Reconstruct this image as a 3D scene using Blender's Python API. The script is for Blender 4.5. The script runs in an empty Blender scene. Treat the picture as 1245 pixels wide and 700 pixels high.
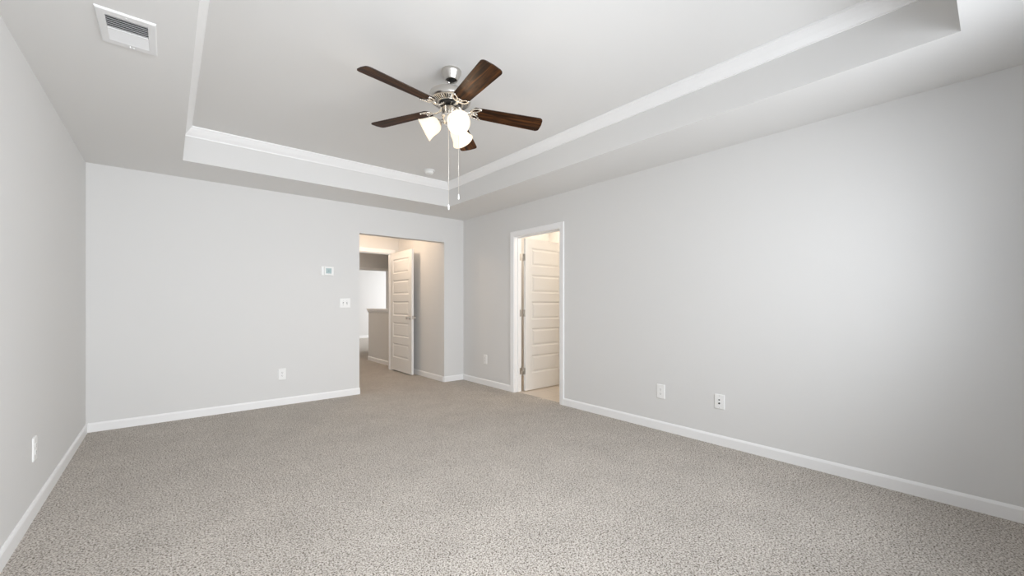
import bpy, bmesh, math, random
from mathutils import Vector, Matrix
random.seed(7)
S = bpy.context.scene
COL = S.collection
PI = math.pi
rad = math.radians

# ---------------------------------------------------------------- camera
CAM_F, CAM_YAW, CAM_HZ, CAM_H = 497.37, 0.69956, 368.79, 1.1669
cd = bpy.data.cameras.new('camera')
cam = bpy.data.objects.new('camera', cd); COL.objects.link(cam)
cam.location = (0, 0, CAM_H)
cam.rotation_euler = (PI/2, 0, -CAM_YAW)
cd.sensor_fit = 'HORIZONTAL'; cd.sensor_width = 36.0
cd.lens = CAM_F*36.0/1245.0
cd.shift_y = (CAM_HZ-350.0)/1245.0
cd.clip_start = 0.02; cd.clip_end = 100
S.camera = cam

# ---------------------------------------------------------------- world, lights, exposure
w = bpy.data.worlds.new('world'); S.world = w; w.use_nodes = True
bg = w.node_tree.nodes['Background']
bg.inputs[0].default_value = (0.75, 0.85, 1.0, 1); bg.inputs[1].default_value = 1.0
S.view_settings.view_transform = 'Standard'; S.view_settings.look = 'None'
S.view_settings.exposure = 0.06; S.view_settings.gamma = 1.0
S.view_settings.use_curve_mapping = False
S.cycles.use_denoising = True
S.cycles.max_bounces = 14; S.cycles.diffuse_bounces = 10
S.cycles.sample_clamp_indirect = 6.0

def area(name, loc, rot, sx, sy, power, col, spread=180):
    l = bpy.data.lights.new(name, 'AREA'); l.shape = 'RECTANGLE'; l.size = sx; l.size_y = sy
    l.energy = power; l.color = col; l.spread = rad(spread)
    o = bpy.data.objects.new(name, l); COL.objects.link(o)
    o.location = loc; o.rotation_euler = rot
    return o
def point(name, loc, power, col, r=0.05, parent=None):
    l = bpy.data.lights.new(name, 'POINT'); l.energy = power; l.color = col; l.shadow_soft_size = r
    o = bpy.data.objects.new(name, l); COL.objects.link(o); o.location = loc
    if parent: o.parent = parent
    return o

DAY = (0.935, 0.965, 1.0)
WARM = (1.0, 0.80, 0.58)
FAN_POWER = 0.8
area('window_daylight', (0.15, -0.56, 1.5), (rad(78), 0, rad(-20)), .9, 1.3, 26.5, DAY, 116)
area('window_daylight', (1.25, -0.56, 1.5), (rad(91), 0, rad(20)), .9, 1.3, 28.5, DAY, 116)
area('window_daylight', (2.35, -0.56, 1.5), (rad(88), 0, rad(2)), .9, 1.3, 26.5, DAY, 124)
point('vestibule_light', (2.46, 6.10, 2.30), 12, (1.0, 0.76, 0.55), 0.035)
point('bath_wall_fill', (4.62, 4.45, 2.30), 7, (1.0, 0.84, 0.67), 0.06)  # added fill brightening the wall above the bathroom door, not a fixture
point('bath_light', (4.30, 3.00, 2.20), 14, (1.0, 0.84, 0.67), 0.10)
area('far_room_daylight', (7.6, 11.9, 1.7), (rad(68), 0, rad(90)), 2.6, 1.6, 105, (0.95, 0.97, 1.0))
point('hall_light', (2.6, 8.6, 2.2), 16, (1.0, 0.80, 0.62), 0.06)

# ---------------------------------------------------------------- materials
def mat(name, col=(.8, .8, .8), rough=.5, metal=0.0, **kw):
    m = bpy.data.materials.new(name); m.use_nodes = True
    b = m.node_tree.nodes['Principled BSDF']
    b.inputs['Base Color'].default_value = (*col, 1)
    b.inputs['Roughness'].default_value = rough; b.inputs['Metallic'].default_value = metal
    for k, v in kw.items(): b.inputs[k.replace('_', ' ')].default_value = v
    return m
def nodes(m): return m.node_tree.nodes, m.node_tree.links, m.node_tree.nodes['Principled BSDF']
def add_bump(m, scale, strength, dist=.002, detail=3):
    N, L, b = nodes(m)
    tc = N.new('ShaderNodeTexCoord'); n = N.new('ShaderNodeTexNoise'); bp = N.new('ShaderNodeBump')
    n.inputs['Scale'].default_value = scale; n.inputs['Detail'].default_value = detail
    bp.inputs['Strength'].default_value = strength; bp.inputs['Distance'].default_value = dist
    L.new(tc.outputs['Object'], n.inputs['Vector']); L.new(n.outputs['Fac'], bp.inputs['Height'])
    L.new(bp.outputs['Normal'], b.inputs['Normal'])

M = {}
M['wall'] = mat('wall_paint', (.715, .712, .704), .85, Specular_IOR_Level=.25); add_bump(M['wall'], 180, .06)
M['ceil'] = mat('ceiling_paint', (.77, .766, .756), .92, Specular_IOR_Level=.2); add_bump(M['ceil'], 120, .08)
M['trim'] = mat('trim_paint', (.88, .88, .88), .35)
M['door'] = mat('door_paint', (.83, .825, .81), .42)
M['plastic'] = mat('white_plastic', (.86, .86, .85), .35)
M['plastic_g'] = mat('off_white_plastic', (.70, .70, .69), .4)
M['slot'] = mat('dark_slot', (.03, .03, .03), .6)
M['dark'] = mat('black_metal', (.012, .011, .010), .5)
M['nickel'] = mat('brushed_nickel', (.60, .58, .55), .28, 1.0); add_bump(M['nickel'], 300, .03)
M['nickel_p'] = mat('polished_nickel', (.84, .81, .76), .20, 1.0)
M['chain'] = mat('chain_metal', (.80, .76, .70), .35, .6)
M['screen'] = mat('lcd_screen', (.36, .47, .48), .3)
M['lcd_mark'] = mat('lcd_mark', (.16, .24, .25), .4)
M['vent'] = mat('vent_enamel', (.80, .80, .80), .4)
M['duct'] = mat('duct_dark', (.05, .05, .055), .8)

# carpet: twisted pile, light greige with brown flecks
m = mat('carpet', (.5, .47, .44), .95, Specular_IOR_Level=.1); M['carpet'] = m
N, L, b = nodes(m)
tc = N.new('ShaderNodeTexCoord')
n1 = N.new('ShaderNodeTexNoise'); n1.inputs['Scale'].default_value = 135; n1.inputs['Detail'].default_value = 2.5; n1.inputs['Roughness'].default_value = .65
n1.inputs['Distortion'].default_value = .6
r1 = N.new('ShaderNodeValToRGB')
e = r1.color_ramp.elements
e[0].position = .33; e[0].color = (.095, .080, .062, 1)
e[1].position = .70; e[1].color = (.73, .690, .645, 1)
x = e.new(.43); x.color = (.265, .233, .20, 1)
x = e.new(.48); x.color = (.482, .445, .402, 1)
x = e.new(.56); x.color = (.60, .560, .515, 1)
n2 = N.new('ShaderNodeTexNoise'); n2.inputs['Scale'].default_value = 3.2; n2.inputs['Detail'].default_value = 5
mr = N.new('ShaderNodeMapRange'); mr.inputs['From Min'].default_value = .3; mr.inputs['From Max'].default_value = .7
mr.inputs['To Min'].default_value = 1.02; mr.inputs['To Max'].default_value = 1.15
mx = N.new('ShaderNodeMix'); mx.data_type = 'RGBA'; mx.blend_type = 'MULTIPLY'; mx.inputs[0].default_value = 1
bp = N.new('ShaderNodeBump'); bp.inputs['Strength'].default_value = 1.0; bp.inputs['Distance'].default_value = .008
for n in (n1, n2): L.new(tc.outputs['Object'], n.inputs['Vector'])
L.new(n1.outputs['Fac'], r1.inputs['Fac']); L.new(n2.outputs['Fac'], mr.inputs['Value'])
L.new(r1.outputs['Color'], mx.inputs[6]); L.new(mr.outputs['Result'], mx.inputs[7])
L.new(mx.outputs[2], b.inputs['Base Color'])
L.new(n1.outputs['Fac'], bp.inputs['Height']); L.new(bp.outputs['Normal'], b.inputs['Normal'])

# tile
m = mat('bath_tile', (.7, .62, .54), .35); M['tile'] = m
N, L, b = nodes(m)
tc = N.new('ShaderNodeTexCoord'); br = N.new('ShaderNodeTexBrick'); nz = N.new('ShaderNodeTexNoise')
br.inputs['Color1'].default_value = (.72, .64, .55, 1); br.inputs['Color2'].default_value = (.68, .60, .51, 1)
br.inputs['Mortar'].default_value = (.52, .46, .40, 1); br.inputs['Scale'].default_value = 1.0
br.inputs['Mortar Size'].default_value = .003; br.inputs['Brick Width'].default_value = .6; br.inputs['Row Height'].default_value = .3
L.new(tc.outputs['Object'], br.inputs['Vector']); L.new(br.outputs['Color'], b.inputs['Base Color'])

# walnut blades: grain runs along local X
m = mat('walnut', (.1, .05, .02), .5, Specular_IOR_Level=.12); M['walnut'] = m
N, L, b = nodes(m)
tc = N.new('ShaderNodeTexCoord'); oi = N.new('ShaderNodeObjectInfo')
mp = N.new('ShaderNodeMapping'); mp.inputs['Scale'].default_value = (2.2, 32, 8)
cb = N.new('ShaderNodeCombineXYZ'); ml = N.new('ShaderNodeMath'); ml.operation = 'MULTIPLY'; ml.inputs[1].default_value = 37
L.new(oi.outputs['Random'], ml.inputs[0]); L.new(ml.outputs[0], cb.inputs[0]); L.new(ml.outputs[0], cb.inputs[2])
L.new(cb.outputs[0], mp.inputs['Location']); L.new(tc.outputs['Object'], mp.inputs['Vector'])
nz = N.new('ShaderNodeTexNoise'); nz.inputs['Scale'].default_value = 1.6; nz.inputs['Detail'].default_value = 5; nz.inputs['Roughness'].default_value = .6
nz.inputs['Distortion'].default_value = .5
L.new(mp.outputs['Vector'], nz.inputs['Vector'])
r = N.new('ShaderNodeValToRGB'); e = r.color_ramp.elements
e[0].position = .30; e[0].color = (.010, .004, .0018, 1); e[1].position = .72; e[1].color = (.23, .082, .018, 1)
x = e.new(.46); x.color = (.030, .0115, .004, 1); x = e.new(.58); x.color = (.085, .031, .008, 1)
L.new(nz.outputs['Fac'], r.inputs['Fac']); L.new(r.outputs['Color'], b.inputs['Base Color'])
M['blade_edge'] = mat('blade_edge', (.03, .014, .007), .5)

# lit frosted glass and bulb
m = bpy.data.materials.new('frosted_glass'); m.use_nodes = True; M['glass'] = m
N, L = m.node_tree.nodes, m.node_tree.links
out = N['Material Output']; N.remove(N['Principled BSDF'])
df = N.new('ShaderNodeBsdfDiffuse'); df.inputs[0].default_value = (.42, .39, .35, 1)
tl = N.new('ShaderNodeBsdfTranslucent'); tl.inputs[0].default_value = (.40, .36, .30, 1)
gl = N.new('ShaderNodeBsdfGlossy'); gl.inputs[1].default_value = .2
m1 = N.new('ShaderNodeMixShader'); m1.inputs[0].default_value = .6
m2 = N.new('ShaderNodeMixShader'); m2.inputs[0].default_value = .05
em = N.new('ShaderNodeEmission'); em.inputs[0].default_value = (1, .86, .67, 1); em.inputs[1].default_value = .85
ad = N.new('ShaderNodeAddShader')
L.new(df.outputs[0], m1.inputs[1]); L.new(tl.outputs[0], m1.inputs[2])
L.new(m1.outputs[0], m2.inputs[1]); L.new(gl.outputs[0], m2.inputs[2])
L.new(m2.outputs[0], ad.inputs[0]); L.new(em.outputs[0], ad.inputs[1]); L.new(ad.outputs[0], out.inputs[0])
m = mat('lit_bulb', (1, 1, 1), .4); M['bulb'] = m
b = m.node_tree.nodes['Principled BSDF']
b.inputs['Emission Color'].default_value = (1, .86, .64, 1); b.inputs['Emission Strength'].default_value = 6

# ---------------------------------------------------------------- mesh helpers
def box(bm, x0, x1, y0, y1, z0, z1, mi=0):
    vs = [bm.verts.new(p) for p in ((x0,y0,z0),(x1,y0,z0),(x1,y1,z0),(x0,y1,z0),(x0,y0,z1),(x1,y0,z1),(x1,y1,z1),(x0,y1,z1))]
    for f in ((0,3,2,1),(4,5,6,7),(0,1,5,4),(1,2,6,5),(2,3,7,6),(3,0,4,7)):
        bm.faces.new([vs[i] for i in f]).material_index = mi
    return vs
def loft(bm, rings, cap0=True, cap1=True, mi=0, closed=True, smooth=False):
    R = [[bm.verts.new(p) for p in r] for r in rings]
    n = len(R[0])
    for a, b_ in zip(R, R[1:]):
        for i in range(n if closed else n-1):
            f = bm.faces.new((a[i], a[(i+1) % n], b_[(i+1) % n], b_[i])); f.material_index = mi; f.smooth = smooth
    if cap0: bm.faces.new(R[0][::-1]).material_index = mi
    if cap1: bm.faces.new(R[-1]).material_index = mi
    return R
def lathe(bm, prof, n=40, mat4=None, mi=0, smooth=True, cap=True):
    rings = []
    for r, z in prof:
        ring = [Vector((r*math.cos(2*PI*i/n), r*math.sin(2*PI*i/n), z)) for i in range(n)]
        if mat4: ring = [mat4 @ p for p in ring]
        rings.append(ring)
    return loft(bm, rings, cap, cap, mi, True, smooth)
def tube(bm, pts, rs, n=10, mi=0, flat=1.0, up=Vector((0,0,1))):
    pts = [Vector(p) for p in pts]
    if not hasattr(rs, '__len__'): rs = [rs]*len(pts)
    rings = []
    for i, p in enumerate(pts):
        t = (pts[min(i+1, len(pts)-1)]-pts[max(i-1, 0)]).normalized()
        a = t.cross(up)
        if a.length < 1e-4: a = t.cross(Vector((1,0,0)))
        a.normalize(); b_ = a.cross(t)
        rings.append([p + rs[i]*(a*math.cos(2*PI*k/n) + b_*math.sin(2*PI*k/n)*flat) for k in range(n)])
    loft(bm, rings, True, True, mi, True, True)
def prism(bm, prof, axis, a0, a1, mi=0):
    """extrude closed 2D profile: axis 'x' -> prof=(y,z); axis 'y' -> prof=(x,z); axis 'z' -> prof=(x,y)"""
    def P(q, a):
        return {'x': (a, q[0], q[1]), 'y': (q[0], a, q[1]), 'z': (q[0], q[1], a)}[axis]
    loft(bm, [[P(q, a0) for q in prof], [P(q, a1) for q in prof]], mi=mi)
def obj(name, bm, mats, parent=None, bevel=0, smooth=False, seg=2):
    bmesh.ops.recalc_face_normals(bm, faces=bm.faces)
    me = bpy.data.meshes.new(name); bm.to_mesh(me); bm.free()
    for x in (mats if isinstance(mats, (list, tuple)) else [mats]): me.materials.append(M[x])
    if smooth:
        for p in me.polygons: p.use_smooth = True
        try: me.set_sharp_from_angle(angle=rad(35))
        except Exception: pass
    o = bpy.data.objects.new(name, me); COL.objects.link(o)
    if parent: o.parent = parent
    if bevel:
        md = o.modifiers.new('bevel', 'BEVEL'); md.width = bevel; md.segments = seg; md.limit_method = 'ANGLE'; md.angle_limit = rad(40)
    return o
def tag(o, label=None, cat=None, group=None, kind=None):
    if label: o['label'] = label
    if cat: o['category'] = cat
    if group: o['group'] = group
    if kind: o['kind'] = kind
    return o
def struct(name, bm, mats, label, cat, **k):
    return tag(obj(name, bm, mats, **k), label, cat, kind='structure')
def empty(name, loc=(0,0,0), rot=(0,0,0)):
    o = bpy.data.objects.new(name, None); COL.objects.link(o); o.location = loc; o.rotation_euler = rot
    o.empty_display_size = .1
    return o
def NB(): return bmesh.new()

# ---------------------------------------------------------------- room shell
XL, XR, YB, YF = -0.566, 3.481, 5.299, -0.53
CE, TR = 2.44, 2.745
TX0, TX1, TY0, TY1 = 0.102, 2.838, 0.112, 4.668        # tray opening
OX0, OX1, OZ = 1.89, 3.142, 2.075                       # opening to the vestibule
DY0, DY1, DZ = 3.277, 4.087, 2.037                      # bathroom door opening (inside jambs)
XH, YV, YV2 = 3.142, 6.871, 6.986                       # vestibule right wall, vestibule back wall
HX0, HX1 = 2.155, 3.003                                 # bedroom door opening (inside jambs)
XB = XR+.117

bm = NB(); box(bm, XL-.12, XR+.055, YF-.12, 14.2, -.05, 0); box(bm, XR+.055, 9, YV2, 14.2, -.05, 0)
struct('floor', bm, 'carpet', 'speckled greige carpet covering the bedroom and hall floor', 'floor')
bm = NB(); box(bm, XR+.055, 6.2, 2.3, 5.3, -.05, -.002)
struct('floor_bathroom', bm, 'tile', 'beige tile floor inside the bathroom doorway', 'floor')

bm = NB()
T = .1
box(bm, XL-.12, TX0, YF-.12, YB+.12, CE, TR+T); box(bm, TX1, XB, YF-.12, YB+.12, CE, TR+T)
box(bm, TX0, TX1, YF-.12, TY0, CE, TR+T); box(bm, TX0, TX1, TY1, YB+.12, CE, TR+T)
box(bm, TX0, TX1, TY0, TY1, TR, TR+T)
bmesh.ops.remove_doubles(bm, verts=bm.verts, dist=1e-5); bm.normal_update()
for f in bm.faces:
    c = f.calc_center_median()
    if abs(f.normal.z) < .1 and TX0-.01 < c.x < TX1+.01 and TY0-.01 < c.y < TY1+.01: f.material_index = 1
struct('ceiling', bm, ['ceil', 'wall'], 'pale grey tray ceiling with lower soffit border', 'ceiling')
bm = NB(); box(bm, OX0-.1, 9, YB+.12, 14.2, CE, CE+.1)
struct('ceiling_hall', bm, 'ceil', 'flat ceiling over the vestibule and hall', 'ceiling')
bm = NB(); box(bm, XB, 6.2, 2.3, YB, CE, CE+.1)
struct('ceiling_bathroom', bm, 'ceil', 'flat ceiling over the bathroom', 'ceiling')

bm = NB(); box(bm, XL-.12, XL, YF-.12, YB+.12, 0, CE)
struct('wall_left', bm, 'wall', 'light grey painted wall on the left with one outlet', 'wall')
bm = NB()
box(bm, XL, OX0, YB, YB+.12, 0, CE); box(bm, OX0, OX1, YB, YB+.12, OZ, CE); box(bm, OX1, XB, YB, YB+.12, 0, CE)
bmesh.ops.remove_doubles(bm, verts=bm.verts, dist=1e-5)
struct('wall_back', bm, 'wall', 'light grey back wall with the uncased opening to the vestibule', 'wall')
bm = NB()
j = .02
box(bm, XR, XB, YF-.12, DY0-j, 0, CE); box(bm, XR, XB, DY0-j, DY1+j, DZ+j, CE); box(bm, XR, XB, DY1+j, YB, 0, CE)
bmesh.ops.remove_doubles(bm, verts=bm.verts, dist=1e-5)
struct('wall_right', bm, 'wall', 'long light grey right wall with the bathroom doorway', 'wall')
bm = NB()
WZ0, WZ1, WW = .83, 2.17, .93                          # three windows behind the camera
edges = [XL, .15-WW/2, .15+WW/2, 1.25-WW/2, 1.25+WW/2, 2.35-WW/2, 2.35+WW/2, XR]
for i in range(7):
    if i % 2 == 0: box(bm, edges[i], edges[i+1], YF-.12, YF, 0, CE)
    else:
        box(bm, edges[i], edges[i+1], YF-.12, YF, 0, WZ0); box(bm, edges[i], edges[i+1], YF-.12, YF, WZ1, CE)
bmesh.ops.remove_doubles(bm, verts=bm.verts, dist=1e-5)
struct('wall_front', bm, 'wall', 'window wall behind the camera', 'wall')

# vestibule and hall shell
bm = NB(); box(bm, XH, XH+.12, YB+.12, YV, 0, CE)
struct('wall_vestibule_right', bm, 'wall', 'warm lit vestibule wall behind the open panel door', 'wall')
bm = NB(); box(bm, OX0-.12, OX0, YB+.12, YV, 0, CE)
struct('wall_vestibule_left', bm, 'wall', 'left wall of the vestibule', 'wall')
bm = NB()
box(bm, OX0-.12, HX0-j, YV, YV2, 0, CE); box(bm, HX0-j, HX1+j, YV, YV2, DZ+j, CE); box(bm, HX1+j, 3.9, YV, YV2, 0, CE)
bmesh.ops.remove_doubles(bm, verts=bm.verts, dist=1e-5)
struct('wall_vestibule_back', bm, 'wall', 'vestibule wall holding the bedroom door frame', 'wall')
bm = NB(); box(bm, OX0-.12, 9, 13.8, 13.95, 0, CE)
struct('wall_far', bm, 'wall', 'bright white wall at the far end of the hall', 'wall')
bm = NB(); box(bm, OX0-.24, OX0-.12, YV, 13.8, 0, CE)
struct('wall_hall_left', bm, 'wall', 'left wall of the hall beyond the bedroom door', 'wall')
bm = NB(); box(bm, 8.9, 9.0, YV, 13.8, 0, CE)
struct('wall_hall_right', bm, 'wall', 'right wall of the far room', 'wall')
bm = NB(); box(bm, 3.8, 9, YV, YV2, 0, CE)
struct('wall_stair', bm, 'wall', 'wall closing the stair side of the hall', 'wall')
YO, OXR, OZT = 10.0, 4.285, 1.99
bm = NB(); box(bm, OX0-.12, OXR, YO, YO+.12, OZT, CE); box(bm, OXR, 8.9, YO, YO+.12, 0, CE)
bmesh.ops.remove_doubles(bm, verts=bm.verts, dist=1e-5)
struct('wall_header', bm, 'wall', 'shaded wall header over the wide opening at the end of the hall', 'wall')
bm = NB(); box(bm, OX0, OXR+.06, YO-.014, YO, OZT-.002, OZT+.058); box(bm, OXR, OXR+.06, YO-.014, YO, 0, OZT-.002)
struct('trim_5', bm, 'trim', 'casing round the opening at the end of the hall', 'trim')
# half wall beside the stair
PX, PY1 = 3.172, 8.37
bm = NB(); box(bm, PX, PX+.115, YV2, PY1, 0, .99)
struct('wall_half', bm, 'wall', 'taupe half wall seen through the open bedroom doorway', 'wall')
bm = NB()
box(bm, PX-.032, PX+.147, YV2, PY1+.032, 1.03, 1.062)
prism(bm, [(PX-.020, 1.03), (PX-.020, 1.012), (PX-.006, .985), (PX+.121, .985), (PX+.135, 1.012), (PX+.135, 1.03)], 'y', YV2, PY1+.02)
struct('trim_1', bm, 'trim', 'white moulded cap along the top of the half wall', 'trim', bevel=.004)
# bathroom shell
bm = NB(); box(bm, 4.97, 5.09, 2.3, 5.0, 0, CE)
struct('wall_bathroom_far', bm, 'wall', 'cream lit far wall of the bathroom', 'wall')
bm = NB(); box(bm, XB, 5.09, 4.93, 5.05, 0, CE)
struct('wall_bathroom_left', bm, 'wall', 'cream lit bathroom wall behind the white door', 'wall')
bm = NB(); box(bm, XB, 5.09, 2.2, 2.3, 0, CE)
struct('wall_bathroom_right', bm, 'wall', 'bathroom wall on the near side', 'wall')

# ---------------------------------------------------------------- crown moulding round the tray
CP = [(0, 2.660), (.010, 2.660), (.012, 2.668), (.020, 2.676), (.034, 2.692), (.050, 2.716), (.056, 2.728), (.062, 2.732), (.064, 2.745), (0, 2.745)]
bm = NB()
rings = []
for (cx, cy, sx, sy) in ((TX0, TY0, 1, 1), (TX1, TY0, -1, 1), (TX1, TY1, -1, -1), (TX0, TY1, 1, -1)):
    rings.append([bm.verts.new((cx+sx*d, cy+sy*d, z)) for d, z in CP])
for a in range(4):
    r0, r1 = rings[a], rings[(a+1) % 4]
    for i in range(len(CP)-1):
        bm.faces.new((r0[i], r0[i+1], r1[i+1], r1[i]))
struct('trim_2', bm, 'trim', 'white crown moulding around the inside of the tray ceiling', 'trim')

# ---------------------------------------------------------------- baseboards
BH, BT = .083, .0125
def bprof(side):   # side: offset direction sign, returns (offset, z)
    return [(0, 0), (side*BT, 0), (side*BT, BH-.016), (side*BT*.75, BH-.008), (side*BT*.35, BH), (0, BH)]
def base_y(name, x, side, y0, y1, label):     # runs along y on plane x
    bm = NB(); prism(bm, [(x+o, z) for o, z in bprof(side)], 'y', y0, y1)
    return struct(name, bm, 'trim', label, 'baseboard')
def base_x(name, y, side, x0, x1, label):
    bm = NB(); prism(bm, [(y+o, z) for o, z in bprof(side)], 'x', x0, x1)
    return struct(name, bm, 'trim', label, 'baseboard')
base_y('baseboard_left', XL, 1, YF, YB, 'white baseboard along the left wall')
base_x('baseboard_back', YB, -1, XL+BT, OX0+.004, 'white baseboard along the back wall left of the opening')
base_x('baseboard_back_right', YB, -1, OX1-.004, XR-BT, 'short white baseboard between the opening and the right corner')
base_y('baseboard_right', XR, -1, YF, DY0-.071, 'long white baseboard along the right wall')
base_y('baseboard_right_rear', XR, -1, DY1+.071, YB, 'white baseboard between bathroom door and back corner')
base_y('baseboard_vestibule_right', XH, -1, YB+.01, YV, 'white baseboard on the vestibule wall beside the open door')
base_y('baseboard_half_wall', PX, -1, YV2, PY1+.012, 'white baseboard along the half wall')
base_x('baseboard_far', 13.8, -1, OX0, 8.9, 'white baseboard on the far hall wall')
base_x('baseboard_bathroom', 4.93, -1, XB, 4.97, 'white baseboard inside the bathroom')

# ---------------------------------------------------------------- door frames (casing + jamb + stop)
CW, CT = .066, .015
def casing_prof(side_sign):  # (across, out) profile, across from inner edge outward
    return [(0, 0), (0, .008), (.006, .011), (.02, .0115), (.05, .015), (.062, .015), (.066, .012), (.066, 0)]
def casing(bm, mapf, a0, a1, ztop):
    """mitred casing round 3 sides. mapf(a, out, z); a0,a1 inner edges"""
    P = casing_prof(1)
    r = [[mapf(a0-q, o, 0) for q, o in P], [mapf(a0-q, o, ztop+q) for q, o in P],
         [mapf(a1+q, o, ztop+q) for q, o in P], [mapf(a1+q, o, 0) for q, o in P]]
    loft(bm, r)
# bathroom frame
bm = NB()
rv = .005
casing(bm, lambda a, o, z: (XR-o, a, z), DY0-rv, DY1+rv, DZ+rv)
casing(bm, lambda a, o, z: (XB+o, a, z), DY0-rv, DY1+rv, DZ+rv)
for (y0, y1, z0, z1) in ((DY0-j, DY0, 0, DZ), (DY1, DY1+j, 0, DZ), (DY0-j, DY1+j, DZ, DZ+j)):
    box(bm, XR-.0005, XB+.0005, y0, y1, z0, z1)
sx0, sx1 = XR+.052, XR+.082
box(bm, sx0, sx1, DY1-.011, DY1, 0, DZ); box(bm, sx0, sx1, DY0, DY0+.011, 0, DZ); box(bm, sx0, sx1, DY0+.011, DY1-.011, DZ-.011, DZ)
struct('trim_3', bm, 'trim', 'white casing and jamb framing the bathroom doorway', 'trim')
# bedroom door frame
bm = NB()
casing(bm, lambda a, o, z: (a, YV-o, z), HX0-rv, HX1+rv, DZ+rv)
casing(bm, lambda a, o, z: (a, YV2+o, z), HX0-rv, HX1+rv, DZ+rv)
for (x0, x1, z0, z1) in ((HX0-j, HX0, 0, DZ), (HX1, HX1+j, 0, DZ), (HX0-j, HX1+j, DZ, DZ+j)):
    box(bm, x0, x1, YV-.0005, YV2+.0005, z0, z1)
sy0, sy1 = YV+.037, YV+.07
box(bm, HX0, HX0+.011, sy0, sy1, 0, DZ); box(bm, HX1-.011, HX1, sy0, sy1, 0, DZ); box(bm, HX0+.011, HX1-.011, sy0, sy1, DZ-.011, DZ)
struct('trim_4', bm, 'trim', 'white casing and jamb framing the bedroom doorway in the vestibule', 'trim')

# ---------------------------------------------------------------- five panel doors
def door_mesh(W, H, Tk=.035):
    """slab in local coords: x 0..W, y -Tk/2..Tk/2, z 0..H, five panels on both faces"""
    bm = NB()
    st = .112
    top, ph, gap = .118, .248, .112
    rows = []
    z = H-top
    for k in range(5):
        rows.append((z-ph, z)); z -= ph+gap
    for s in (-1, 1):
        y = s*Tk/2
        # rails and stiles as a grid with holes
        xs = [0, st, W-st, W]
        zs = [0]
        for (a, b_) in rows[::-1]: zs += [a, b_]
        zs.append(H)
        V = {}
        for i, xx in enumerate(xs):
            for k, zz in enumerate(zs): V[i, k] = bm.verts.new((xx, y, zz))
        for i in range(3):
            for k in range(len(zs)-1):
                q = [V[i, k], V[i+1, k], V[i+1, k+1], V[i, k+1]]
                if i == 1 and k % 2 == 1:
                    x0, x1, z0, z1 = xs[1], xs[2], zs[k], zs[k+1]
                    prev = q
                    for ins, dep in ((.007, .004), (.014, .0105), (.024, .0115), (.042, .004), (.046, .0035)):
                        yy = y - s*dep
                        ring = [bm.verts.new((x0+ins, yy, z0+ins)), bm.verts.new((x1-ins, yy, z0+ins)),
                                bm.verts.new((x1-ins, yy, z1-ins)), bm.verts.new((x0+ins, yy, z1-ins))]
                        for a in range(4):
                            bm.faces.new((prev[a], prev[(a+1) % 4], ring[(a+1) % 4], ring[a]))
                        prev = ring
                    bm.faces.new(prev)
                else:
                    bm.faces.new(q)
    # edges
    h = Tk/2
    for f in (((0,-h,0),(0,h,0),(0,h,H),(0,-h,H)), ((W,-h,0),(W,h,0),(W,h,H),(W,-h,H)),
              ((0,-h,H),(W,-h,H),(W,h,H),(0,h,H)), ((0,-h,0),(W,-h,0),(W,h,0),(0,h,0))):
        bm.faces.new([bm.verts.new(p) for p in f])
    bmesh.ops.remove_doubles(bm, verts=bm.verts, dist=1e-5)
    return bm
def hinge(parent, z, jamb_dir):
    """local door coords; pin at x=-.004. jamb_dir: +1/-1 local y of the pin side"""
    bm = NB()
    hh = .089
    lathe(bm, [(.0062, z-hh/2), (.0062, z+hh/2)], 12, Matrix.Translation((-.006, jamb_dir*.0235, 0)))
    for q in (-1, 1):
        lathe(bm, [(.0045, 0), (.0065, .003), (.003, .007)] if q > 0 else [(.003, -.007), (.0065, -.003), (.0045, 0)], 12,
              Matrix.Translation((-.006, jamb_dir*.0235, z+q*hh/2)))
    box(bm, -.0022, 0.0003, -.0165, .0215, z-hh/2, z+hh/2)
    if jamb_dir > 0: pass
    return obj('hinge', bm, 'nickel', parent)
def knob(parent, x, z, s, Tk=.035):
    bm = NB()
    R = Matrix.Translation((x, s*Tk/2, z)) @ Matrix.Rotation(-s*PI/2, 4, 'X')
    lathe(bm, [(.032, 0), (.032, .004), (.028, .008), (.013, .010), (.010, .022), (.012, .030), (.022, .036), (.027, .045), (.027, .054), (.021, .062), (.010, .066), (0.001, .0665)], 28, R)
    return obj('knob', bm, 'nickel', parent)
def door(name, W, H, loc, rotz, label, pin, kx=None, Z=.918):
    root = empty(name, loc, (0, 0, rotz)); tag(root, label, 'door', kind='structure')
    sl = obj('slab', door_mesh(W, H), 'door', root)
    for z in (.26, 1.03, H-.25): hinge(root, z, pin)
    knob(root, W-.07, Z, 1); knob(root, W-.07, Z, -1)
    bm = NB(); box(bm, W-.0005, W+.0015, -.0125, .0125, Z-.029, Z+.029); lathe(bm, [(.008, 0), (.008, .009), (.006, .011)], 12, Matrix.Translation((W, 0, Z)) @ Matrix.Rotation(PI/2, 4, 'Y'))
    obj('latch', bm, 'nickel', root)
    return root
# bedroom door: hinged on the right jamb, swung 90 degrees into the vestibule
door('door_1', .836, 2.024, (3.0165, 6.896, .02), rad(-90.3), 'white five panel door standing open in the vestibule with nickel knobs', 1)
# bathroom door: hinged at the far jamb, swung into the bathroom
door('door_2', .785, 2.024, (3.635, 4.0575, .008), rad(.6), 'white five panel door open into the lit bathroom', 1)
# leaves of the bathroom hinges let into the jamb
for z in (.26, 1.03, 1.774):
    bm = NB(); box(bm, XB-.030, XB+.004, DY1-.0016, DY1+.0003, z+.008-.0445, z+.008+.0445)
    o = obj('hinge_leaf', bm, 'nickel', bpy.data.objects['trim_3'])

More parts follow.
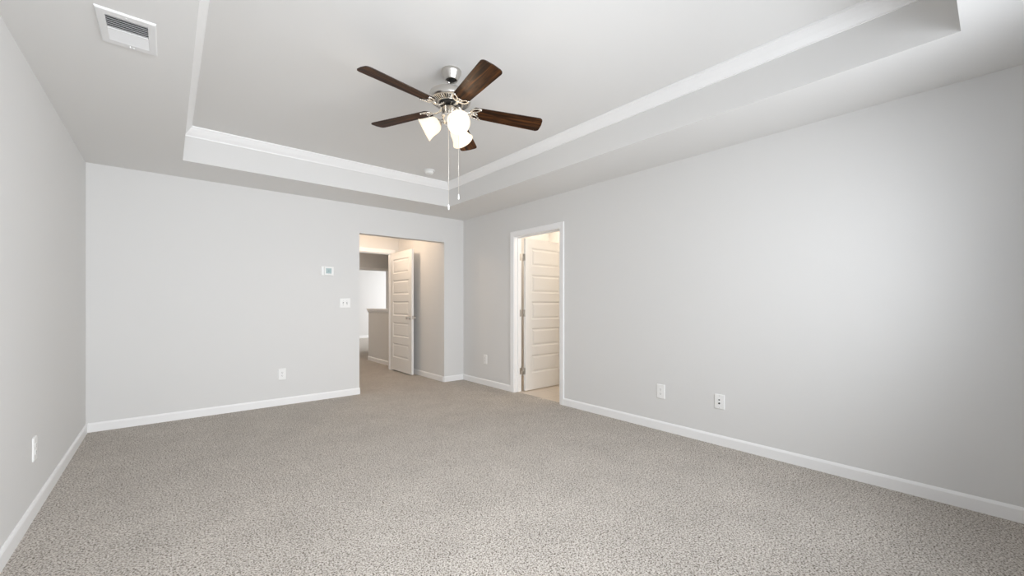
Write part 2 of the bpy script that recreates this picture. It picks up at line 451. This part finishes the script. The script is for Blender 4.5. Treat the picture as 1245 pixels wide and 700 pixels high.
# ---------------------------------------------------------------- wall plates
def place(root, loc, facing):
    """local plate: x right, z up, front toward -y"""
    root.location = loc; root.rotation_euler = (0, 0, {'back': 0, 'right': -PI/2, 'left': PI/2}[facing])
def plate_bm(W, H, Tk=.007):
    bm = NB()
    def rr(w_, h_, y, r=.006, n=4):
        pts = []
        for cx, cz, a0 in ((w_-r, h_-r, 0), (-w_+r, h_-r, 90), (-w_+r, -h_+r, 180), (w_-r, -h_+r, 270)):
            for k in range(n+1):
                a = rad(a0+90*k/n); pts.append((cx+r*math.cos(a), y, cz+r*math.sin(a)))
        return pts
    loft(bm, [rr(W/2, H/2, 0), rr(W/2, H/2, -Tk*.45), rr(W/2-.004, H/2-.004, -Tk)])
    return bm
def screw(root, x, z, y=-.007):
    bm = NB(); R = Matrix.Translation((x, y+.0005, z)) @ Matrix.Rotation(PI/2, 4, 'X')
    lathe(bm, [(.0036, 0), (.0034, .001), (.002, .0016)], 14, R); box(bm, x-.003, x+.003, y-.0013, y-.0009, z-.0004, z+.0004, 1)
    return obj('screw', bm, ['plastic_g', 'slot'], root)
def receptacle(root, z):
    bm = NB()
    pts = []
    for k in range(32):
        a = 2*PI*k/32; pts.append((.0172*math.cos(a), max(-.0135, min(.0135, .0172*math.sin(a)))))
    loft(bm, [[(p[0], -.0065, z+p[1]) for p in pts], [(p[0], -.0085, z+p[1]) for p in pts], [(p[0]*.95, -.009, z+p[1]*.95) for p in pts]])
    for xx, hh in ((-.0064, .0075), (.0064, .0065)):
        box(bm, xx-.0012, xx+.0012, -.0093, -.0088, z+.003-hh/2, z+.003+hh/2, 1)
    R = Matrix.Translation((0, -.0088, z-.0075)) @ Matrix.Rotation(PI/2, 4, 'X')
    lathe(bm, [(.0026, 0), (.0026, .0005)], 12, R, 1)
    return obj('receptacle', bm, ['plastic', 'slot'], root)
def outlet(loc, facing, label, W=.081, H=.131):
    r = empty('wall_outlet'); place(r, loc, facing); tag(r, label, 'outlet', 'electrical outlets low on the walls')
    obj('cover_plate', plate_bm(W, H), 'plastic', r)
    receptacle(r, .0195); receptacle(r, -.0195); screw(r, 0, 0)
    return r
outlet((1.005, YB, .356), 'back', 'white duplex outlet low on the back wall under the switches')
outlet((XR, 2.002, .356), 'right', 'white duplex outlet on right wall, nearest the bathroom door on its near side')
outlet((XR, 4.727, .367), 'right', 'small white outlet between the back corner and the bathroom door')
outlet((XL, 3.432, .364), 'left', 'white duplex outlet low on the left wall')
# low-voltage plate
r = empty('cable_jack'); place(r, (XR, 1.478, .358), 'right')
tag(r, 'white wall plate with two dark jack holes, rightmost plate on right wall', 'jack')
obj('cover_plate', plate_bm(.081, .121), 'plastic', r)
bm = NB(); box(bm, -.008, .008, -.0085, -.0065, .008, .024, 0); box(bm, -.0058, .0058, -.0089, -.0083, .0105, .0205, 1); obj('phone_jack', bm, ['plastic', 'slot'], r)
bm = NB(); R = Matrix.Translation((0, -.0068, -.013)) @ Matrix.Rotation(PI/2, 4, 'X')
lathe(bm, [(.0075, 0), (.0075, .003), (.0055, .003), (.005, .011), (.004, .011), (.0039, .006)], 6, R, 0, False)
obj('coaxial_jack', bm, 'dark', r)
screw(r, 0, .048); screw(r, 0, -.048)
# double switch
r = empty('light_switch'); place(r, (1.709, YB, 1.172), 'back')
tag(r, 'white double toggle switch plate beside the vestibule opening', 'light switch')
obj('cover_plate', plate_bm(.132, .122), 'plastic', r)
for xx in (-.023, .023):
    bm = NB(); box(bm, xx-.0052, xx+.0052, -.0076, -.0066, -.012, .012, 1)
    sgn = -1 if xx < 0 else 1
    loft(bm, [[(xx-.0042, -.007, -.005), (xx+.0042, -.007, -.005), (xx+.0042, -.007, .005), (xx-.0042, -.007, .005)],
              [(xx-.0036, -.019, sgn*.006-.0035), (xx+.0036, -.019, sgn*.006-.0035), (xx+.0036, -.019, sgn*.006+.0035), (xx-.0036, -.019, sgn*.006+.0035)]])
    obj('toggle', bm, ['plastic', 'slot'], r)
    screw(r, xx, .030); screw(r, xx, -.030)
# thermostat
r = empty('thermostat'); place(r, (1.4985, YB, 1.5645), 'back')
tag(r, 'white thermostat with pale teal screen mounted above the switches', 'thermostat')
obj('back_plate', plate_bm(.146, .112, .008), 'plastic', r)
bm = NB(); box(bm, -.042, .053, -.028, -.006, -.0495, .049); obj('body', bm, 'plastic', r, bevel=.004)
bm = NB(); box(bm, -.024, .041, -.0292, -.027, -.032, .032); sc = obj('screen', bm, 'screen', r, bevel=.0006)
bm = NB(); box(bm, .000, .017, -.0297, -.0290, -.003, .003); obj('reading', bm, 'lcd_mark', sc)

# ---------------------------------------------------------------- ceiling vent
vx0, vx1, vy0, vy1 = -.242, -.040, 2.473, 2.779
r = empty('ceiling_vent', ((vx0+vx1)/2, (vy0+vy1)/2, CE)); tag(r, 'white two-way louvered air register on the lowered ceiling at left', 'air vent')
hx, hy = (vx1-vx0)/2, (vy1-vy0)/2
ox, oy = hx-.030, hy-.042
bm = NB()
def ring4(a, b_, z): return [(-a, -b_, z), (a, -b_, z), (a, b_, z), (-a, b_, z)]
loft(bm, [ring4(hx, hy, 0), ring4(hx, hy, -.004), ring4(hx-.0045, hy-.0045, -.0085), ring4(ox+.001, oy+.001, -.0085), ring4(ox, oy, -.007), ring4(ox, oy, 0)], False, False)
obj('frame', bm, 'vent', r)
bm = NB(); loft(bm, [ring4(ox, oy, -.0005), ring4(ox*.99, oy*.99, -.0003)]); obj('duct', bm, 'duct', r)
bm = NB(); box(bm, -ox, ox, -.004, .004, -.0095, -.002); obj('divider', bm, 'vent', r, bevel=.001)
nf = 6
for s in (-1, 1):
    bm = NB()
    for k in range(nf):
        y = s*(.0055+(k+.5)*(oy-.006)/nf)
        tp = .0120 if s > 0 else .0075
        # blade leaning away from the divider
        a = Vector((0, y+s*tp*.5, -.0088)); b_ = Vector((0, y-s*tp*.5, -.0012)); t = .0006
        loft(bm, [[(-ox, a.y-t, a.z), (-ox, a.y+t, a.z), (-ox, b_.y+t, b_.z), (-ox, b_.y-t, b_.z)],
                  [(ox, a.y-t, a.z), (ox, a.y+t, a.z), (ox, b_.y+t, b_.z), (ox, b_.y-t, b_.z)]])
    obj('louver_bank', bm, 'vent', r)
bm = NB(); box(bm, -.0025, .0025, oy+.012, oy+.022, -.016, -.008); obj('damper_lever', bm, 'vent', r, bevel=.001)
for y in (-hy+.020, hy-.017):
    bm = NB(); lathe(bm, [(.0035, -.0085), (.0035, -.0100), (.002, -.011)], 12, Matrix.Translation((.012 if y > 0 else 0, y, 0))); obj('screw', bm, 'plastic', r)

# ---------------------------------------------------------------- smoke detector
r = empty('smoke_detector', (2.372, 4.345, TR)); tag(r, 'round white smoke detector on the tray ceiling near the back edge', 'smoke detector')
bm = NB(); lathe(bm, [(.066, 0), (.069, -.003), (.069, -.009), (.064, -.012)], 40); obj('mounting_base', bm, 'plastic', r)
bm = NB(); lathe(bm, [(.052, -.011), (.052, -.020), (.049, -.034), (.042, -.042), (.025, -.045), (.001, -.0455)], 40)
cv = obj('cover', bm, 'plastic', r)
bm = NB(); lathe(bm, [(.008, -.044), (.008, -.0475), (.006, -.0485)], 18, Matrix.Translation((.012, -.008, 0))); obj('test_button', bm, 'plastic_g', r)

# ---------------------------------------------------------------- ceiling fan
HUB = Vector((1.464, 2.394, 2.482))            # blade plane centre at r = .15
TXs, TYs, DROOP, PITCH, BYAW = -.046, .014, .039, -.203, -3.002
nrm = Vector((-TXs, -TYs, 1)).normalized()
PIV = HUB + nrm*(2.70-HUB.z)/nrm.z              # ball joint inside the canopy
ZAX = nrm; XAX = (Vector((1, 0, 0)) - ZAX*ZAX.x).normalized(); YAX = ZAX.cross(XAX)
TILT = Matrix((XAX, YAX, ZAX)).transposed().to_4x4()
fan = empty('ceiling_fan', (PIV.x, PIV.y, TR))
tag(fan, 'five-blade brushed nickel ceiling fan with dark walnut blades and three lit shades', 'ceiling fan')
def fpart(name, bm, mats, parent=None, mtx=None, **k):
    o = obj(name, bm, mats, None, **k)
    o.parent = parent or fan
    o.matrix_parent_inverse = Matrix.Identity(4)
    if parent is None:
        o.matrix_local = Matrix.Translation((-PIV.x, -PIV.y, -TR)) @ (mtx if mtx is not None else Matrix.Identity(4))
    elif mtx is not None: o.matrix_local = mtx
    return o
# assembly frame: origin on the axis at z = world height (before tilt)
ASM = Matrix.Translation(PIV) @ TILT @ Matrix.Translation((0, 0, -PIV.z))
CAN = Matrix.Translation((PIV.x, PIV.y, 0))
bm = NB()
lathe(bm, [(.066, 2.745), (.0675, 2.738), (.0665, 2.728), (.062, 2.720), (.052, 2.700), (.0435, 2.682), (.0415, 2.679), (.0385, 2.680), (.037, 2.690), (.037, 2.735)], 48, cap=False)
fpart('canopy', bm, 'nickel', mtx=CAN)
bm = NB(); lathe(bm, [(.0365, 2.688), (.0365, 2.694), (.02, 2.700)], 32); fpart('canopy_hollow_shade', bm, 'dark', mtx=CAN)  # black insert paints the shade inside the open canopy mouth
bm = NB(); lathe(bm, [(.0105, 2.700), (.0105, 2.592)], 20); fpart('downrod', bm, 'nickel', mtx=ASM)
bm = NB(); lathe(bm, [(.010, 2.606), (.019, 2.602), (.021, 2.588)], 24); fpart('yoke_cover', bm, 'nickel', mtx=ASM)
# motor housing with vent slots cut in the underside
bm = NB()
n = 90
prof = [(.020, 2.592), (.112, 2.590), (.128, 2.585), (.137, 2.577), (.140, 2.568), (.140, 2.546), (.137, 2.536), (.130, 2.529), (.122, 2.5265)]
lathe(bm, prof, n, cap=False)
lathe(bm, [(.090, 2.5165), (.083, 2.515), (.074, 2.515), (.072, 2.520)], n, cap=False)
ra, rb_, za, zb = .122, .090, 2.5265, 2.5165
for i in range(n):
    a0, a1 = 2*PI*i/n, 2*PI*(i+1)/n
    P = [Vector((ra*math.cos(a0), ra*math.sin(a0), za)), Vector((ra*math.cos(a1), ra*math.sin(a1), za)),
         Vector((rb_*math.cos(a1), rb_*math.sin(a1), zb)), Vector((rb_*math.cos(a0), rb_*math.sin(a0), zb))]
    v = [bm.verts.new(p) for p in P]
    if i % 2 == 0:
        bm.faces.new(v)
    else:
        u = [bm.verts.new(p+Vector((0, 0, .008))) for p in P]
        for k in range(4): bm.faces.new((v[k], v[(k+1) % 4], u[(k+1) % 4], u[k])).material_index = 1
        bm.faces.new(u).material_index = 1
bmesh.ops.remove_doubles(bm, verts=bm.verts, dist=1e-5)
fpart('motor_housing', bm, ['nickel', 'dark'], mtx=ASM)
bm = NB(); lathe(bm, [(.020, 2.53), (.071, 2.528), (.071, 2.510), (.066, 2.505), (.045, 2.503), (.02, 2.503)], 48)
fpart('flywheel', bm, 'dark', mtx=ASM)
bm = NB(); lathe(bm, [(.040, 2.505), (.040, 2.492), (.052, 2.488), (.0545, 2.484), (.0545, 2.436), (.057, 2.433), (.057, 2.424), (.053, 2.420), (.047, 2.417), (.046, 2.398), (.042, 2.384), (.030, 2.374), (.012, 2.369), (.008, 2.362), (.001, 2.360)], 48)
fpart('switch_housing', bm, 'nickel_p', mtx=ASM)

# blades: local frame with x along the blade, origin on the axis
def blade_bm():
    bm = NB()
    r0, r1, w0, w1 = .150, .644, .108, .141
    t = .0055
    out = []
    def halfw(x): return (w0+(w1-w0)*(x-r0)/(r1-r0))/2
    rt = .028
    out.append((r0+.006, -halfw(r0)+.012)); out.append((r0+.020, -halfw(r0+.02)))
    xs = r1-rt-.004
    out.append((xs, -halfw(xs)))
    for k in range(1, 7):
        a = rad(-90+80*k/6); out.append((xs+rt*math.cos(a), -halfw(xs)+rt+rt*math.sin(a)))
    out.append((r1, 0))
    full = out + [(x, -y) for x, y in out[-2::-1]]
    R = [[(x, y, z) for x, y in full] for z in (t/2, -t/2)]
    top, bot = R
    vt = [bm.verts.new(p) for p in top]; vb = [bm.verts.new(p) for p in bot]
    bm.faces.new(vt); bm.faces.new(vb[::-1])
    nn = len(vt)
    for i in range(nn): bm.faces.new((vt[i], vt[(i+1) % nn], vb[(i+1) % nn], vb[i])).material_index = 1
    return bm
def iron_bm():
    """arm plus pierced crescent, in blade coords, sitting under the blade"""
    bm = NB(); z = -.0065
    # crescent outer edge, concave side to the tip
    def arc(f0, f1, half, bow, nn=14):
        pts = []
        for k in range(nn+1):
            s = -1+2*k/nn; pts.append((f0+(f1-f0)*abs(s)**bow, half*math.sin(s*PI/2*.98), z))
        return pts
    outer = arc(.140, .212, .055, 2.4)
    tube(bm, outer, [.0050+.0030*(1-abs(-1+2*k/14)) for k in range(15)], 8, flat=.55)
    inner = []
    for k in range(21):
        s = -1+2*k/20
        inner.append((.178+.026*abs(s)**2+.007*math.cos(s*PI*3), .050*s, z))
    tube(bm, inner, .0043, 8, flat=.5)
    for yy in (-.017, 0.0, .017):
        tube(bm, [(.141+abs(yy)*.25, yy*.55, z), (.181+abs(yy)*.3, yy*1.25, z)], .0042, 8, flat=.55)
    for s in (-1, 1):
        lathe(bm, [(.0065, -.004), (.0065, .004), (.003, .006)], 12, Matrix.Translation((.206, s*.049, z-.001)) @ Matrix.Rotation(PI, 4, 'X'))
    lathe(bm, [(.0055, -.004), (.0055, .004), (.003, .006)], 12, Matrix.Translation((.184, 0, z-.001)) @ Matrix.Rotation(PI, 4, 'X'))
    return bm
def arm_bm():
    """arm from the flywheel out to the crescent, in the assembly frame rotated to the blade"""
    bm = NB()
    tube(bm, [(.050, 0, 2.5005), (.062, 0, 2.500), (.072, 0, 2.493), (.086, 0, 2.479), (.104, 0, 2.472), (.124, 0, 2.473), (.143, 0, 2.4755)],
         [.013, .014, .012, .0105, .0100, .0105, .0115], 10, flat=.55)
    box(bm, .046, .066, -.016, .016, 2.4985, 2.5035)
    return bm
blade_me = arm_me = None
TLOC = Matrix.Translation((-PIV.x, -PIV.y, -TR))
for k in range(5):
    ang = BYAW+k*2*PI/5
    RZ = Matrix.Rotation(ang, 4, 'Z')
    # blade frame: origin at hub height, drooped and pitched
    BM = ASM @ RZ @ Matrix.Translation((0, 0, HUB.z+DROOP*.15)) @ Matrix.Rotation(math.atan(DROOP), 4, 'Y') @ Matrix.Rotation(PITCH, 4, 'X')
    if k == 0:
        bl = obj('blade', blade_bm(), ['walnut', 'blade_edge']); ir = obj('blade_iron', iron_bm(), 'nickel_p'); ar = obj('iron_arm', arm_bm(), 'nickel_p')
        me3 = (bl, ir, ar)
    else:
        bl, ir, ar = (o.copy() for o in me3)
        for o in (bl, ir, ar): COL.objects.link(o)
    bl.parent = fan; bl.matrix_parent_inverse = Matrix.Identity(4); bl.matrix_local = TLOC @ BM
    ir.parent = bl; ir.matrix_parent_inverse = Matrix.Identity(4); ir.matrix_local = Matrix.Identity(4)
    ar.parent = bl; ar.matrix_parent_inverse = Matrix.Identity(4); ar.matrix_local = BM.inverted() @ (ASM @ RZ)

# three lamps
def shade_bm():
    bm = NB()
    outp = [(.0255, 0), (.031, .003), (.041, .010), (.0495, .022), (.0545, .038), (.057, .056), (.060, .074), (.0655, .092), (.072, .106), (.0775, .115)]
    inn = [(r_-.003, z_) for r_, z_ in outp[::-1]]
    inn[0] = (.0750, .1155); inn[-1] = (.0225, .001)
    lathe(bm, outp+inn, 48, cap=False)
    bmesh.ops.remove_doubles(bm, verts=bm.verts, dist=1e-5)
    return bm
AX = rad(31)
for k, az in enumerate((142, 261, 22)):
    a = rad(az)
    d = Vector((math.cos(a)*math.cos(AX), math.sin(a)*math.cos(AX), -math.sin(AX)))
    nk = Vector((.068*math.cos(a), .068*math.sin(a), 2.388))
    F = ASM @ Matrix.Translation(nk) @ d.to_track_quat('Z', 'Y').to_matrix().to_4x4()
    bm = NB()
    c = Vector((math.cos(a), math.sin(a), 0))
    tube(bm, [(c*.040)+Vector((0, 0, 2.402)), (c*.050)+Vector((0, 0, 2.400)), nk+d*.002], [.011, .010, .012], 14)
    hold = fpart('lamp_arm', bm, 'nickel', mtx=ASM)
    bm = NB(); lathe(bm, [(.012, -.012), (.022, -.008), (.0275, 0), (.0275, .010), (.0255, .012), (.020, .004)], 32, cap=False); fpart('socket_cup', bm, 'nickel', parent=hold, mtx=ASM.inverted() @ F)
    bm = NB(); lathe(bm, [(.001, .0), (.013, .002), (.013, .028), (.018, .036), (.026, .050), (.029, .064), (.026, .079), (.016, .090), (.001, .094)], 24)
    sh = fpart('lamp_shade', shade_bm(), 'glass', mtx=F)
    sh.visible_shadow = True
    b_ = fpart('bulb', bm, 'bulb', parent=sh, mtx=Matrix.Identity(4))
    point('bulb_light', (0, 0, .100), FAN_POWER, WARM, .012, sh)
# pull chains hang plumb from the switch housing
view = Vector((math.sin(.549), math.cos(.549), 0)); side = Vector((view.y, -view.x, 0))
for (lat, dep, ztop, zb) in ((-.006, -.058, 2.445, 1.787), (.0605, .0, 2.445, 1.873)):
    p = ASM @ Vector((0, 0, 2.43)); p = p+side*lat+view*dep; p.z = 0
    bm = NB()
    tube(bm, [(0, 0, zb+.034), (0, 0, ztop)], .0013, 8)
    z = zb+.036
    while z < ztop:
        bmesh.ops.create_icosphere(bm, subdivisions=1, radius=.0019, matrix=Matrix.Translation((0, 0, z))); z += .0056
    inward = (side*(-lat)+view*(-dep)).normalized()
    tube(bm, [Vector((0, 0, ztop)), Vector((0, 0, ztop))+inward*.010], .003, 8)
    ch = fpart('pull_chain', bm, 'chain', mtx=Matrix.Translation(p))
    bm = NB(); lathe(bm, [(.002, zb+.038), (.0042, zb+.035), (.0050, zb+.028), (.0054, zb+.006), (.0048, zb+.001), (.002, zb)], 16)
    fpart('pull_knob', bm, 'plastic', parent=ch, mtx=Matrix.Identity(4))
